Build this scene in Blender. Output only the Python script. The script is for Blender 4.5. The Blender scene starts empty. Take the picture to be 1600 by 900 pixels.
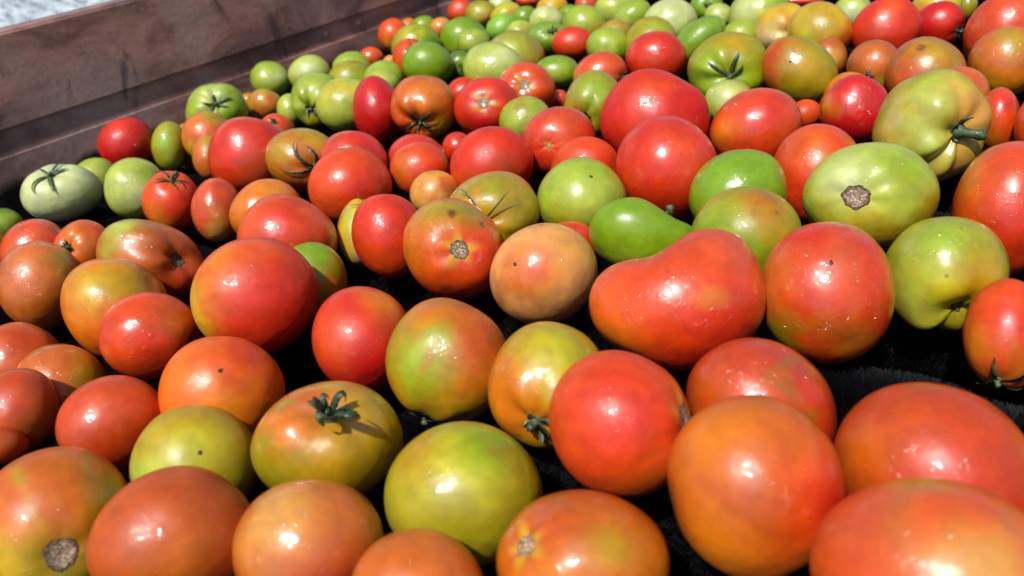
import bpy, math, random
import numpy as np

# ------------------------------------------------------------------ camera, world, sun, exposure
sc = bpy.context.scene
COL = sc.collection
F = 1164.0                      # focal length in pixels of a 1600 x 900 frame
CAM_H = 0.285                   # lens above the tops of the brushes
nd = np.array([.17, 1.0, 696 / 1164.]); nd /= np.linalg.norm(nd)       # straight down, seen by the camera
yw = np.array([1200., -900., 1164.]); yw /= np.linalg.norm(yw)         # along the side rail
zw = -nd
xw = np.cross(yw, zw)
W = np.stack([xw, yw, zw])      # camera (right, down, forward) -> world
CAM = np.array([0, 0, CAM_H])
EX, EY, EZ = W @ np.array([1., 0, 0]), W @ np.array([0, 1., 0]), W @ np.array([0, 0, 1.])

cam_d = bpy.data.cameras.new('camera')
cam = bpy.data.objects.new('camera', cam_d); COL.objects.link(cam)
from mathutils import Matrix, Vector
m = Matrix(((EX[0], -EY[0], -EZ[0], 0), (EX[1], -EY[1], -EZ[1], 0), (EX[2], -EY[2], -EZ[2], CAM_H), (0, 0, 0, 1)))
cam.matrix_world = m
cam_d.sensor_width = 36.0
cam_d.lens = F / 1600 * 36
cam_d.clip_start = 0.01; cam_d.clip_end = 200
cam_d.dof.use_dof = True
cam_d.dof.focus_distance = 0.52
cam_d.dof.aperture_fstop = 8.0
sc.camera = cam

SUN_EL, SUN_LEFT = 60.0, 30.0
back = -EZ * np.array([1, 1, 0]); back /= np.linalg.norm(back)
left = -EX * np.array([1, 1, 0]); left -= back * (left @ back); left /= np.linalg.norm(left)
a = math.radians(SUN_LEFT)
hdir = math.cos(a) * back + math.sin(a) * left
e = math.radians(SUN_EL)
sdir = math.cos(e) * hdir + np.array([0, 0, math.sin(e)])
sun_d = bpy.data.lights.new('sun', 'SUN'); sun_d.energy = 3.8; sun_d.angle = math.radians(1.6)
sun_d.color = (1.0, 0.975, 0.94)
sun = bpy.data.objects.new('sun', sun_d); COL.objects.link(sun)
sun.rotation_euler = Vector(sdir).to_track_quat('Z', 'Y').to_euler()
sun.location = (0, 0, 5)

world = bpy.data.worlds.new('World'); sc.world = world
world.use_nodes = True
nt = world.node_tree; nt.nodes.clear()
sky = nt.nodes.new('ShaderNodeTexSky'); sky.sky_type = 'NISHITA'; sky.sun_disc = False
sky.sun_elevation = e
sky.sun_rotation = math.atan2(hdir[0], hdir[1])
sky.air_density = 1.0; sky.dust_density = 2.0; sky.ozone_density = 1.0
bg = nt.nodes.new('ShaderNodeBackground'); bg.inputs['Strength'].default_value = 0.078
wo = nt.nodes.new('ShaderNodeOutputWorld')
nt.links.new(sky.outputs[0], bg.inputs[0]); nt.links.new(bg.outputs[0], wo.inputs[0])

sc.view_settings.view_transform = 'Standard'
sc.view_settings.look = 'None'
sc.view_settings.exposure = 0.28
sc.view_settings.gamma = 1.0
sc.render.engine = 'CYCLES'
sc.cycles.use_denoising = True
sc.cycles.max_bounces = 8

# ------------------------------------------------------------------ helpers
def lin(c):
    c = np.asarray(c, float) / 255.0
    return np.where(c <= .04045, c / 12.92, ((c + .055) / 1.055) ** 2.4)

def mesh_obj(name, verts, faces, mat=None, parent=None, loc=None, smooth=True, col=None):
    me = bpy.data.meshes.new(name)
    me.from_pydata([tuple(v) for v in np.asarray(verts).tolist()], [], faces)
    if smooth:
        me.polygons.foreach_set('use_smooth', [True] * len(me.polygons))
    if col is not None:
        at = me.attributes.new('skin', 'FLOAT_COLOR', 'POINT')
        buf = np.ones((len(verts), 4), 'f'); buf[:, :3] = col
        at.data.foreach_set('color', buf.ravel())
    if mat: me.materials.append(mat)
    me.update()
    o = bpy.data.objects.new(name, me); COL.objects.link(o)
    if parent is not None: o.parent = parent
    if loc is not None: o.location = loc
    return o

def box(x0, x1, y0, y1, z0, z1, bev=0.0):
    import bmesh
    bm = bmesh.new()
    bmesh.ops.create_cube(bm, size=1)
    for v in bm.verts:
        v.co = ((x0 + x1) / 2 + v.co.x * (x1 - x0), (y0 + y1) / 2 + v.co.y * (y1 - y0), (z0 + z1) / 2 + v.co.z * (z1 - z0))
    if bev:
        bmesh.ops.bevel(bm, geom=bm.edges[:], offset=bev, segments=2, affect='EDGES', profile=.6)
    vs = [tuple(v.co) for v in bm.verts]; bm.verts.index_update()
    fs = [[v.index for v in f.verts] for f in bm.faces]
    bm.free()
    return vs, fs

class N:
    """a small node-tree writer"""
    def __init__(self, name):
        self.m = bpy.data.materials.new(name); self.m.use_nodes = True
        self.t = self.m.node_tree; self.t.nodes.clear()
        self.out = self.t.nodes.new('ShaderNodeOutputMaterial')
        self.b = self.t.nodes.new('ShaderNodeBsdfPrincipled')
        self.t.links.new(self.b.outputs[0], self.out.inputs[0])
    def n(self, ty, ins=None, **kw):
        x = self.t.nodes.new('ShaderNode' + ty)
        for k, v in kw.items(): setattr(x, k, v)
        for k, v in (ins or {}).items(): self.set(x.inputs[k], v)
        return x
    def set(self, sock, v):
        if hasattr(v, 'is_output') or isinstance(v, bpy.types.NodeSocket): self.t.links.new(v, sock)
        else: sock.default_value = v
    def math(self, op, a_, b_=0.0, clamp=False):
        x = self.t.nodes.new('ShaderNodeMath'); x.operation = op; x.use_clamp = clamp
        self.set(x.inputs[0], a_); self.set(x.inputs[1], b_); return x.outputs[0]
    def ramp(self, f, lo, hi, to0=0.0, to1=1.0):
        x = self.t.nodes.new('ShaderNodeMapRange'); x.interpolation_type = 'SMOOTHSTEP'
        self.set(x.inputs[0], f); x.inputs[1].default_value = lo; x.inputs[2].default_value = hi
        x.inputs[3].default_value = to0; x.inputs[4].default_value = to1; return x.outputs[0]
    def mix(self, f, a_, b_, mode='MIX'):
        x = self.t.nodes.new('ShaderNodeMix'); x.data_type = 'RGBA'; x.blend_type = mode
        self.set(x.inputs[0], f); self.set(x.inputs[6], a_); self.set(x.inputs[7], b_); return x.outputs[2]
    def noise(self, vec, scale, detail=3, rough=.5, dist=0.0):
        return self.n('TexNoise', {'Vector': vec, 'Scale': scale, 'Detail': detail, 'Roughness': rough, 'Distortion': dist}).outputs[0]
    def p(self, **kw):
        for k, v in kw.items(): self.set(self.b.inputs[k.replace('_', ' ')], v)
    def coords(self, scatter=True):
        tc = self.n('TexCoord').outputs['Object']
        if not scatter: return tc
        oi = self.n('ObjectInfo').outputs['Random']
        off = self.n('CombineXYZ', {0: self.math('MULTIPLY', oi, 7.3), 1: self.math('MULTIPLY', oi, -5.1), 2: self.math('MULTIPLY', oi, 3.7)}).outputs[0]
        return self.n('VectorMath', {0: tc, 1: off}, operation='ADD').outputs[0]

# ------------------------------------------------------------------ materials
def skin_material():
    q = N('tomato_skin'); co = q.coords()
    base = q.n('Attribute', attribute_name='skin').outputs['Color']
    rnd = q.n('ObjectInfo').outputs['Random']
    rnd2 = q.math('FRACT', q.math('MULTIPLY', rnd, 17.31))
    wet = q.ramp(rnd2, .15, .65, .30, 1.0)
    mott = q.ramp(q.noise(co, 70, 5, .65, .4), .3, .72)
    warm = q.mix(1.0, base, (1.14, 1.09, .88, 1), 'MULTIPLY')
    cool = q.mix(1.0, base, (.88, .83, .95, 1), 'MULTIPLY')
    c = q.mix(mott, cool, warm)
    fine = q.ramp(q.noise(co, 800, 2, .6), .56, .74, 0, .06)
    c = q.mix(fine, c, (.75, .55, .25, 1))
    # scars and dirt specks, sparse
    vo = q.n('TexVoronoi', {'Vector': co, 'Scale': 75.0, 'Randomness': 1.0})
    vr = q.n('SeparateColor', {0: vo.outputs['Color']}).outputs
    sp = q.math('MULTIPLY', q.ramp(vo.outputs['Distance'], .05, .13, 1, 0), q.ramp(vr[0], .82, .86))
    c = q.mix(q.math('MULTIPLY', sp, .55), c, (.10, .055, .02, 1))
    scuff = q.math('MULTIPLY', q.ramp(q.noise(co, 55, 6, .75, 1.5), .66, .74), .35)
    c = q.mix(scuff, c, (.30, .19, .07, 1))
    # the film of water: beads in patches, runs between
    dist = q.n('VectorMath', {0: co, 1: q.n('VectorMath', {0: q.n('TexNoise', {'Vector': co, 'Scale': 260.0, 'Detail': 2.0}).outputs[1], 1: (.0022, .0022, .0022)}, operation='MULTIPLY').outputs[0]}, operation='ADD').outputs[0]
    vb = q.n('TexVoronoi', {'Vector': dist, 'Scale': 170.0, 'Randomness': 1.0})
    vbr = q.n('SeparateColor', {0: vb.outputs['Color']}).outputs
    br = q.math('ADD', q.math('MULTIPLY', vbr[1], .24), .14)
    dome = q.math('MAXIMUM', q.math('SUBTRACT', q.math('MULTIPLY', br, br), q.math('MULTIPLY', vb.outputs['Distance'], vb.outputs['Distance'])), 0.0)
    bead = q.math('MULTIPLY', dome, 8.0)
    patch = q.ramp(q.noise(co, 30, 2), .47, .55)
    bead = q.math('MULTIPLY', bead, q.math('MULTIPLY', q.math('MULTIPLY', patch, wet), q.ramp(vbr[2], .35, .4)))
    film = q.math('MULTIPLY', wet, q.math('MULTIPLY', q.ramp(q.noise(co, 130, 3, .55, 1.6), .50, .62), q.ramp(q.noise(co, 30, 2), .42, .58)))
    hgt = q.math('ADD', q.math('MULTIPLY', bead, .00060), q.math('MULTIPLY', film, .00034))
    hgt = q.math('ADD', hgt, q.math('MULTIPLY', q.noise(co, 80, 2, .5), .0017))
    wetb = q.n('Bump', {'Height': hgt, 'Strength': 1.0, 'Distance': 1.0}).outputs[0]
    dimple = q.n('Bump', {'Height': q.math('ADD', q.math('MULTIPLY', bead, .00013), q.math('MULTIPLY', q.noise(co, 48, 2, .5), .0014)), 'Strength': 1.0, 'Distance': 1.0}).outputs[0]
    crough = q.ramp(q.math('ADD', bead, film), 0, .5, .15, .07)
    q.p(Base_Color=c, Roughness=q.math('ADD', q.ramp(q.noise(co, 25, 3), .3, .7, .32, .46), q.ramp(rnd2, 0, .5, .06, 0)), Normal=dimple, Specular_IOR_Level=.52,
        Subsurface_Weight=.15, Subsurface_Radius=(1.0, .40, .15), Subsurface_Scale=.005,
        Coat_Weight=q.math('MULTIPLY', wet, q.ramp(q.noise(co, 22, 3), .34, .62, .45, 1.0)), Coat_Roughness=crough, Coat_Normal=wetb, Coat_IOR=1.5)
    return q.m

def green_material():
    q = N('tomato_calyx_green'); co = q.coords()
    f = q.ramp(q.noise(co, 180, 4, .6), .35, .7)
    c = q.mix(f, (.022, .042, .017, 1), (.085, .130, .055, 1))
    br = q.ramp(q.noise(co, 90, 3), .60, .75, 0, .7)
    c = q.mix(br, c, (.075, .055, .03, 1))
    bp = q.n('Bump', {'Height': q.math('MULTIPLY', q.noise(co, 600, 4), .0006), 'Strength': .8, 'Distance': 1.0}).outputs[0]
    q.p(Base_Color=c, Roughness=.55, Normal=bp, Coat_Weight=.25, Coat_Roughness=.2)
    return q.m

def scar_material():
    q = N('corky_scar'); co = q.coords()
    base = q.n('Attribute', attribute_name='skin').outputs['Color']
    ve = q.n('TexVoronoi', {'Vector': co, 'Scale': 520.0}, feature='DISTANCE_TO_EDGE').outputs['Distance']
    f = q.math('MULTIPLY', q.ramp(ve, .01, .10), q.ramp(q.noise(co, 380, 4, .7, 1.0), .34, .54, .5, 1.0))
    c = q.mix(f, q.mix(1.0, base, (.45, .38, .33, 1), 'MULTIPLY'), base)
    bp = q.n('Bump', {'Height': q.math('MULTIPLY', f, .0009), 'Strength': 1.0, 'Distance': 1.0}).outputs[0]
    q.p(Base_Color=c, Roughness=.6, Normal=bp, Coat_Weight=.3, Coat_Roughness=.15)
    return q.m

def rust_material():
    q = N('rusty_steel'); co = q.coords(False)
    st = q.n('Mapping', {'Vector': co, 'Scale': (1, .55, 1.3)}).outputs[0]
    f = q.ramp(q.noise(st, 14, 7, .62, .6), .34, .68)
    c = q.mix(f, (.14, .075, .072, 1), (.50, .25, .195, 1))
    g = q.ramp(q.noise(co, 5.5, 4, .55), .48, .64)
    c = q.mix(q.math('MULTIPLY', g, .75), c, (.44, .30, .26, 1))
    d = q.ramp(q.noise(q.n('Mapping', {'Vector': co, 'Scale': (1, 2.3, .7), 'Rotation': (.5, 0, 0)}).outputs[0], 9, 4, .6, .8), .60, .72)
    c = q.mix(q.math('MULTIPLY', d, .85), c, (.085, .052, .056, 1))
    r2 = q.ramp(q.noise(co, 21, 4, .6), .60, .70)
    c = q.mix(q.math('MULTIPLY', r2, .6), c, (.36, .145, .10, 1))
    fine = q.ramp(q.noise(co, 170, 5, .7), .3, .7)
    c = q.mix(fine, q.mix(1.0, c, (.78, .78, .80, 1), 'MULTIPLY'), c)
    bp = q.n('Bump', {'Height': q.math('MULTIPLY', q.noise(co, 90, 6, .7), .0009), 'Strength': .7, 'Distance': 1.0}).outputs[0]
    q.p(Base_Color=c, Roughness=q.ramp(f, 0, 1, .5, .72), Metallic=0.0, Specular_IOR_Level=.35, Normal=bp)
    return q.m

def brush_material():
    q = N('black_bristle'); co = q.coords(False)
    f = q.noise(co, 60, 3)
    q.p(Base_Color=q.mix(f, (.0012, .0012, .0016, 1), (.0058, .0054, .0070, 1)), Roughness=.55, IOR=1.2)
    return q.m

def plain(name, c0, c1, scale, rough, bump=0.0, metallic=0.0, ior=1.45):
    q = N(name); co = q.coords(False)
    f = q.ramp(q.noise(co, scale, 5, .65), .3, .7)
    q.p(Base_Color=q.mix(f, c0 + (1,), c1 + (1,)), Roughness=rough, Metallic=metallic, IOR=ior)
    if bump:
        q.p(Normal=q.n('Bump', {'Height': q.math('MULTIPLY', q.noise(co, scale * 4, 5, .7), bump), 'Strength': 1.0, 'Distance': 1.0}).outputs[0])
    return q.m

SKIN, GREEN, SCAR = skin_material(), green_material(), scar_material()
RUST, BRUSH = rust_material(), brush_material()
CORE = plain('black_plastic', (.004, .004, .0045), (.009, .009, .010), 40, .9, 0.0, 0.0, 1.02)
STUCCO = plain('pale_blue_paint', (.70, .85, .92), (.80, .90, .93), 30, .8, .0016)
CONC = plain('concrete', (.16, .155, .15), (.26, .25, .24), 6, .85, .002)
STEEL = plain('bolt_steel', (.05, .04, .04), (.11, .09, .085), 120, .5, .0008, .5)

# ------------------------------------------------------------------ the setting
RX = -1.142
def struct(name, vf, mat, kind='structure'):
    o = mesh_obj(name, vf[0], vf[1], mat, smooth=False); o['kind'] = kind; return o

struct('floor', ([(-8, -8, -.80), (8, -8, -.80), (8, 8, -.80), (-8, 8, -.80)], [[0, 1, 2, 3]]), CONC)

def wall():
    # a stucco wall thrown on in slanting strokes: real relief, 9 mm grid, 3 to 12 mm deep
    rng = np.random.default_rng(5)
    x = 0.0
    ys = np.arange(-.9, .75, .0035); zs = np.arange(-.15, .75, .0035)
    Y, Z = np.meshgrid(ys, zs)
    h = np.zeros_like(Y)
    u = (Y * .80 + Z * .60); v = (-Y * .60 + Z * .80)
    k = 16000
    for cu, cv, amp, su, sv in zip(rng.uniform(u.min(), u.max(), k), rng.uniform(v.min(), v.max(), k), rng.uniform(.0025, .0065, k), rng.uniform(.0045, .0070, k), rng.uniform(.011, .024, k)):
        cy, cz = cu * .80 - cv * .60, cu * .60 + cv * .80
        if not (-.95 < cy < .8 and -.2 < cz < .8): continue
        i0, i1 = np.searchsorted(zs, [cz - .08, cz + .08]); j0, j1 = np.searchsorted(ys, [cy - .08, cy + .08])
        if i1 <= i0 or j1 <= j0: continue
        uu = u[i0:i1, j0:j1] - cu; vv = v[i0:i1, j0:j1] - cv
        h[i0:i1, j0:j1] = np.maximum(h[i0:i1, j0:j1], amp * np.exp(-(uu / su) ** 2 - (vv / sv) ** 2))
    V = np.stack([x + h, Y, Z], -1).reshape(-1, 3)
    ny, nz = len(ys), len(zs)
    I = np.arange(ny * nz).reshape(nz, ny)
    Fq = np.stack([I[:-1, :-1], I[:-1, 1:], I[1:, 1:], I[1:, :-1]], -1).reshape(-1, 4)
    nb = len(V)
    V = np.vstack([V, [(x - .15, ys[0], -.80), (x - .15, ys[-1], -.80), (x - .15, ys[-1], zs[-1]), (x - .15, ys[0], zs[-1]), (x, ys[0], -.80), (x, ys[-1], -.80), (x, ys[-1], zs[0]), (x, ys[0], zs[0]), (x, ys[-1], zs[-1]), (x, ys[0], zs[-1])]])
    o = mesh_obj('wall', V, Fq.tolist() + [[nb + 1, nb, nb + 3, nb + 2], [nb + 4, nb + 5, nb + 6, nb + 7], [nb + 5, nb + 1, nb + 2, nb + 8, nb + 6], [nb, nb + 4, nb + 7, nb + 9, nb + 3], [nb + 9, nb + 8, nb + 2, nb + 3]], STUCCO)
    o.location = (-1.86, .62, 0); o.rotation_euler = (0, 0, math.radians(-29))
    o['label'] = 'sunlit pale blue stucco wall with rough slanting strokes beyond the rusty side rail'
    o['category'] = 'wall'
wall()
struct('drip_tray', box(RX - .02, .95, -.62, 2.2, -.135, -.125), CORE)

def rail():
    r = bpy.data.objects.new('side_rail', None); COL.objects.link(r); r.location = (RX, 1.0, -.06)
    r['label'] = 'rusty brown steel side rail of the washer running along the brushes'
    r['category'] = 'rail'
    L0, L1 = -.55, 3.4
    def part(name, b, mat=RUST, smooth=False):
        vs = np.array(b[0]) - np.array([RX, 1.0, -.06])
        return mesh_obj(name, vs, b[1], mat, r, smooth=smooth)
    part('upper_plate', box(RX - .006, RX, L0, L1, .062, .172, .0015))
    part('top_lip', box(RX - .055, RX - .0065, L0, L1, .1665, .1745, .003))
    part('web_plate', box(RX - .012, RX - .0045, L0, L1, .026, .166))
    part('lower_angle', box(RX - .0115, RX - .002, L0, L1, -.075, .028, .0008))
    th = np.linspace(0, 2 * math.pi, 17)[:-1]
    prof = [(.0085, 0), (.0080, .0008), (.0066, .0018), (.0040, .0026), (0.0008, .0029)]
    first = None
    for yb in (-.1, .0, .81, .885, 1.72, 1.8, 2.6, 2.68):
        if first is None:
            V = [(h, R_ * math.cos(t), R_ * math.sin(t)) for R_, h in prof for t in th]
            Fb = [[i * 16 + j, i * 16 + (j + 1) % 16, (i + 1) * 16 + (j + 1) % 16, (i + 1) * 16 + j] for i in range(4) for j in range(16)]
            Fb.append([64 + j for j in range(16)])
            o = mesh_obj('bolt', V, Fb, RUST, r); first = o
        else:
            o = first.copy(); COL.objects.link(o); o.parent = r
        o.location = (-.0047, yb - 1.0, .047 + .06)
rail()

PITCH, BR = .105, .049
def rollers():
    rng = np.random.default_rng(3)
    X0, X1 = RX + .012, .78
    n_h = 200000
    x = rng.uniform(X0, X1, n_h)
    t = rng.uniform(-.45 * math.pi, .55 * math.pi, n_h)       # angle from straight up, towards +Y
    rr = BR * (1 - .10 * rng.random(n_h) ** 2) + .0025 * np.sin(x * 55 + 2 * np.sin(x * 13)) * np.cos(t * 3 + x * 20)
    lean = rng.normal(0, .10, n_h) + .10; sx = rng.normal(0, .005, n_h)
    r0 = .028
    wv = .0004
    a0 = np.stack([x - wv, r0 * np.sin(t), r0 * np.cos(t)], -1)
    a1 = np.stack([x + wv, r0 * np.sin(t), r0 * np.cos(t)], -1)
    tip = np.stack([x + sx, rr * np.sin(t + lean), rr * np.cos(t + lean)], -1)
    tw = np.stack([np.full(n_h, .00012), np.zeros(n_h), np.zeros(n_h)], -1)
    V = np.stack([a0, a1, tip + tw, tip - tw], 1).reshape(-1, 3)
    Fh = np.arange(n_h * 4).reshape(-1, 4).tolist()
    th = np.linspace(0, 2 * math.pi, 33)[:-1]
    Vc = [(X, .037 * math.sin(q_), .037 * math.cos(q_)) for X in (X0, X1) for q_ in th]
    Fc = [[j, (j + 1) % 32, 32 + (j + 1) % 32, 32 + j] for j in range(32)] + [list(range(32))[::-1], list(range(32, 64))]
    core0 = hair0 = None
    ks = list(range(-4, 16))
    words = {-4: 'nearest'}
    for k in ks:
        y = .352 + k * PITCH
        r = bpy.data.objects.new('brush_roller', None); COL.objects.link(r)
        r.location = (0, y, -BR + .004)
        r['label'] = 'black bristle brush roller lying crosswise under the tomatoes'
        r['category'] = 'brush roller'; r['group'] = 'brush rollers under the tomatoes'
        if core0 is None:
            core0 = mesh_obj('core', Vc, Fc, CORE, r); hair0 = mesh_obj('bristles', V, Fh, BRUSH, r); hair0['kind'] = 'stuff'
        else:
            for s in (core0, hair0):
                c = s.copy(); COL.objects.link(c); c.parent = r
rollers()

# ------------------------------------------------------------------ tomato table (colours as seen, 0-255)
C = dict(red=(216, 58, 34), dred=(202, 24, 24), ored=(224, 84, 34), org=(224, 130, 46), dorg=(204, 108, 44), rust=(190, 88, 50),
         tan=(220, 162, 104), peach=(210, 116, 78), yel=(212, 178, 70), oliv=(182, 150, 44), ogrn=(160, 152, 50), grn=(152, 180, 74),
         dgrn=(124, 164, 26), pgrn=(200, 214, 140), lgrn=(178, 196, 98), pink=(216, 92, 78), brick=(198, 74, 44), brn=(180, 100, 58),
         lemon=(200, 194, 76), mint=(138, 190, 88), vgrn=(78, 118, 30), fire=(240, 98, 24), coral=(222, 92, 70), palest=(210, 224, 160), blush=(232, 170, 120), flame=(242, 122, 24), lime=(150, 176, 36), choc=(112, 76, 48), cream=(226, 200, 140))
TOM = []
def T(x0, x1, y0, y1, c, label, **k): TOM.append(dict(bb=(x0, x1, y0, y1), c=c, label=label, **k))

# nearest rows
T(-45, 212, 697, 945, 'dorg', 'big orange tomato with a brown stem scar in a yellow-green ring, lower left corner', P=[(-.55, .0, .45, 'pink'), (-.5, .55, .6, 'yel'), (.15, .75, .55, 'ogrn'), (.6, -.2, .5, 'oliv')], pole=(.1, .38), scar=.24, scol='brown', dim=.09)
T(134, 400, 727, 952, 'rust', 'wide brownish orange tomato right of the scarred corner tomato at the bottom edge', P=[(0, .3, .6, 'dorg'), (-.6, -.2, .6, 'rust')], pole=(.93, -.05, -.3), dim=.08)
T(362, 600, 748, 965, 'peach', 'dull peach tomato at the bottom edge in front of the olive tomato with curled stem', P=[(.2, .6, .7, 'pink'), (-.5, -.4, .6, 'tan')])
T(545, 760, 825, 1038, 'dorg', 'small domed orange tomato cut by the bottom edge below the green-yellow one', P=[(.3, -.6, .4, 'peach')])
T(600, 848, 658, 877, 'ogrn', 'glossy yellow-green tomato with a bright green shoulder near the bottom centre', P=[(-.1, .1, .9, 'lemon'), (.38, -.45, .55, 'lime'), (.42, -.5, .3, 'dgrn'), (.75, .2, .5, 'ogrn'), (0, .85, .5, 'ogrn'), (-.6, -.4, .4, 'oliv')], S=(0, 1.0))
T(775, 1047, 765, 1000, 'dorg', 'orange tomato with a pale healed scar on its left side, bottom edge', P=[(.25, -.15, .35, 'oliv'), (-.4, -.5, .5, 'rust'), (-.3, .4, .5, 'org')], pole=(-.72, -.2), scar=.17, scol='faint', dim=.06)
T(1042, 1320, 616, 908, 'dorg', 'big tall orange tomato with a wide red blush, in front at the lower right', P=[(.6, .3, .7, 'ored'), (-.1, .15, .5, 'rust'), (-.4, -.5, .5, 'org'), (-.5, .7, .5, 'org'), (.9, .1, .5, 'red')], B=[(-.95, .15, .3, -.05), (.2, -.95, .5, .03)])
T(1264, 1668, 745, 1075, 'coral', 'large blurred coral pink and tan tomato filling the lower right corner', P=[(-.5, -.4, .5, 'pink'), (.42, -.02, .5, 'tan'), (-.6, .1, .5, 'coral'), (.1, -.95, .3, 'oliv')])
T(1300, 1632, 597, 872, 'brick', 'wide brick red tomato at the right edge behind the lower right corner tomato', P=[(-.6, -.2, .45, 'dorg'), (.1, .4, .6, 'red')], S=(12, 1.03))
T(1072, 1308, 527, 724, 'brick', 'red tomato with an orange cheek and faint dark spots, behind the big tall orange one', P=[(-.5, .1, .5, 'dorg'), (.5, .2, .7, 'red'), (.35, -.3, .12, 'brn'), (.5, -.2, .1, 'brn')], S=(20, 1.15))
T(857, 1082, 547, 779, 'ored', 'rounded red tomato with a corky scar facing right, bottom centre right', P=[(0, 0, .7, 'red'), (.3, .8, .5, 'rust')], pole=(.93, -.05, .34), scar=.26, dim=.07)
T(762, 955, 502, 702, 'oliv', 'olive and orange tomato with a dark stem sticking out low at its left', P=[(.1, -.5, .6, 'lemon'), (-.75, .1, .5, 'org'), (-.5, .5, .5, 'org'), (.5, -.6, .5, 'ogrn')], pole=(-.25, .62), cal=.42, cst='clump', dim=.10, rib=(5, .03))
T(602, 798, 465, 661, 'dorg', 'tomato half green half orange with a withered calyx underneath, left of centre', P=[(-.55, .1, .75, 'lime'), (-.15, -.4, .4, 'lime'), (-.9, 0, .4, 'ogrn'), (.5, -.3, .6, 'rust'), (.2, .8, .5, 'oliv')], pole=(-.35, .92, -.15), cal=.5, cst='star', dim=.06, rib=(6, .02))
T(487, 645, 447, 613, 'red', 'red tomato with an orange shoulder beside the half green tomato', P=[(.5, -.7, .5, 'org'), (.1, .5, .6, 'dred'), (-.6, 0, .5, 'ored')], S=(0, 1))
T(391, 630, 595, 792, 'oliv', 'olive orange tomato with a fat curled green stem on top, bottom centre left', P=[(-.5, -.2, .6, 'org'), (-.2, -.6, .4, 'dorg'), (.4, .3, .6, 'oliv'), (-.6, .6, .5, 'ogrn')], pole=(-.02, -.42), cal=.78, cst='curl', dim=.10, rib=(5, .018), keep=1)
T(202, 406, 632, 790, 'oliv', 'low olive yellow tomato with a small blossom dot facing up, left of the curled stem', P=[(0, -.2, .5, 'lemon'), (.6, .3, .5, 'ogrn'), (-.7, .3, .4, 'lgrn')], dot=(.05, -.1))
T(247, 446, 525, 700, 'flame', 'shiny orange red tomato with a yellow patch on its lower front, left half', P=[(.05, .25, .45, 'org'), (-.3, .6, .35, 'yel'), (-.7, -.2, .5, 'flame'), (.3, -.6, .5, 'ored')], speck=(-.05, -.3))
T(86, 262, 586, 735, 'brick', 'dull pinkish red tomato behind the scarred corner tomato, lower left', P=[(0, -.3, .7, 'pink'), (.2, .6, .5, 'brick')])
T(152, 315, 456, 593, 'ored', 'red tomato with dark stem hollow on its right end, over the shiny orange red one', P=[(0, .3, .6, 'red'), (-.5, .5, .5, 'ored'), (.4, -.5, .5, 'rust')], pole=(.86, .18, .35), dim=.14, scar=.16, scol='dark', S=(-10, 1.05))
T(297, 498, 370, 557, 'red', 'big glossy red tomato with a yellow left side, upper left of centre', P=[(-.92, .15, .55, 'yel'), (-.55, -.6, .5, 'org'), (-.75, .65, .4, 'yel'), (.2, .1, .7, 'red'), (.1, -.8, .4, 'pink')])
T(94, 268, 402, 547, 'org', 'orange yellow tomato with a lobed right shoulder behind the red hollow-ended one', P=[(-.4, -.3, .5, 'yel'), (.2, -.4, .6, 'oliv'), (0, .7, .5, 'ored'), (.5, .5, .5, 'ored')], B=[(.6, -.6, .3, -.05), (.3, -.8, .3, .03)])
T(150, 325, 342, 475, 'rust', 'lumpy green and rust tomato with a sunken grey stem scar, left side', P=[(-.75, -.2, .5, 'ogrn'), (-.4, -.75, .4, 'lgrn'), (.2, -.5, .5, 'brn'), (.4, .4, .6, 'brick'), (-.3, .1, .4, 'dorg')], pole=(.52, -.12), scar=.2, scol='dark', dim=.16, keep=1, S=(18, 1.2), B=[(.9, .2, .35, .06)], rib=(5, .03))
T(-8, 136, 376, 516, 'peach', 'dull orange tomato with an olive upper right, at the left edge', P=[(.6, -.5, .6, 'oliv'), (-.3, -.1, .6, 'peach'), (.3, .6, .6, 'brn')], pole=(.5, -.95, -.2), dim=.05)
T(84, 182, 343, 420, 'ored', 'small orange red tomato with a tiny dark calyx on its left, by the left edge', P=[(0, 0, .7, 'peach'), (-.5, -.4, .5, 'org')], pole=(-.62, -.02, .75), cal=.4, cst='clump', dim=.12, rib=(5, .03))
T(-2, 110, 342, 425, 'ored', 'red orange tomato at the left edge under the pale green one', P=[(.2, -.5, .5, 'pink'), (-.6, .3, .5, 'dorg')])
T(-28, 40, 325, 372, 'vgrn', 'small dark green tomato cut by the left edge', P=[(.3, -.4, .5, 'grn'), (0, .7, .4, 'oliv')])
T(-45, 102, 503, 585, 'dorg', 'brownish orange tomato at the left edge above the flat orange one', P=[(0, -.4, .7, 'brick'), (.2, .4, .5, 'dorg')])
T(18, 170, 537, 645, 'dorg', 'flat orange tomato with an olive right end, lower left', P=[(-.2, .3, .6, 'peach'), (.7, -.2, .5, 'oliv')], S=(10, 1.15))
T(-40, 93, 575, 705, 'rust', 'brown red tomato at the left edge beside the pinkish red one', P=[(-.2, -.2, .7, 'brick'), (.3, .5, .5, 'brn')])
T(-45, 46, 666, 725, 'brick', 'small slice of a red brown tomato at the left edge above the scarred corner tomato', P=[(.3, -.4, .4, 'dorg')])
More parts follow.
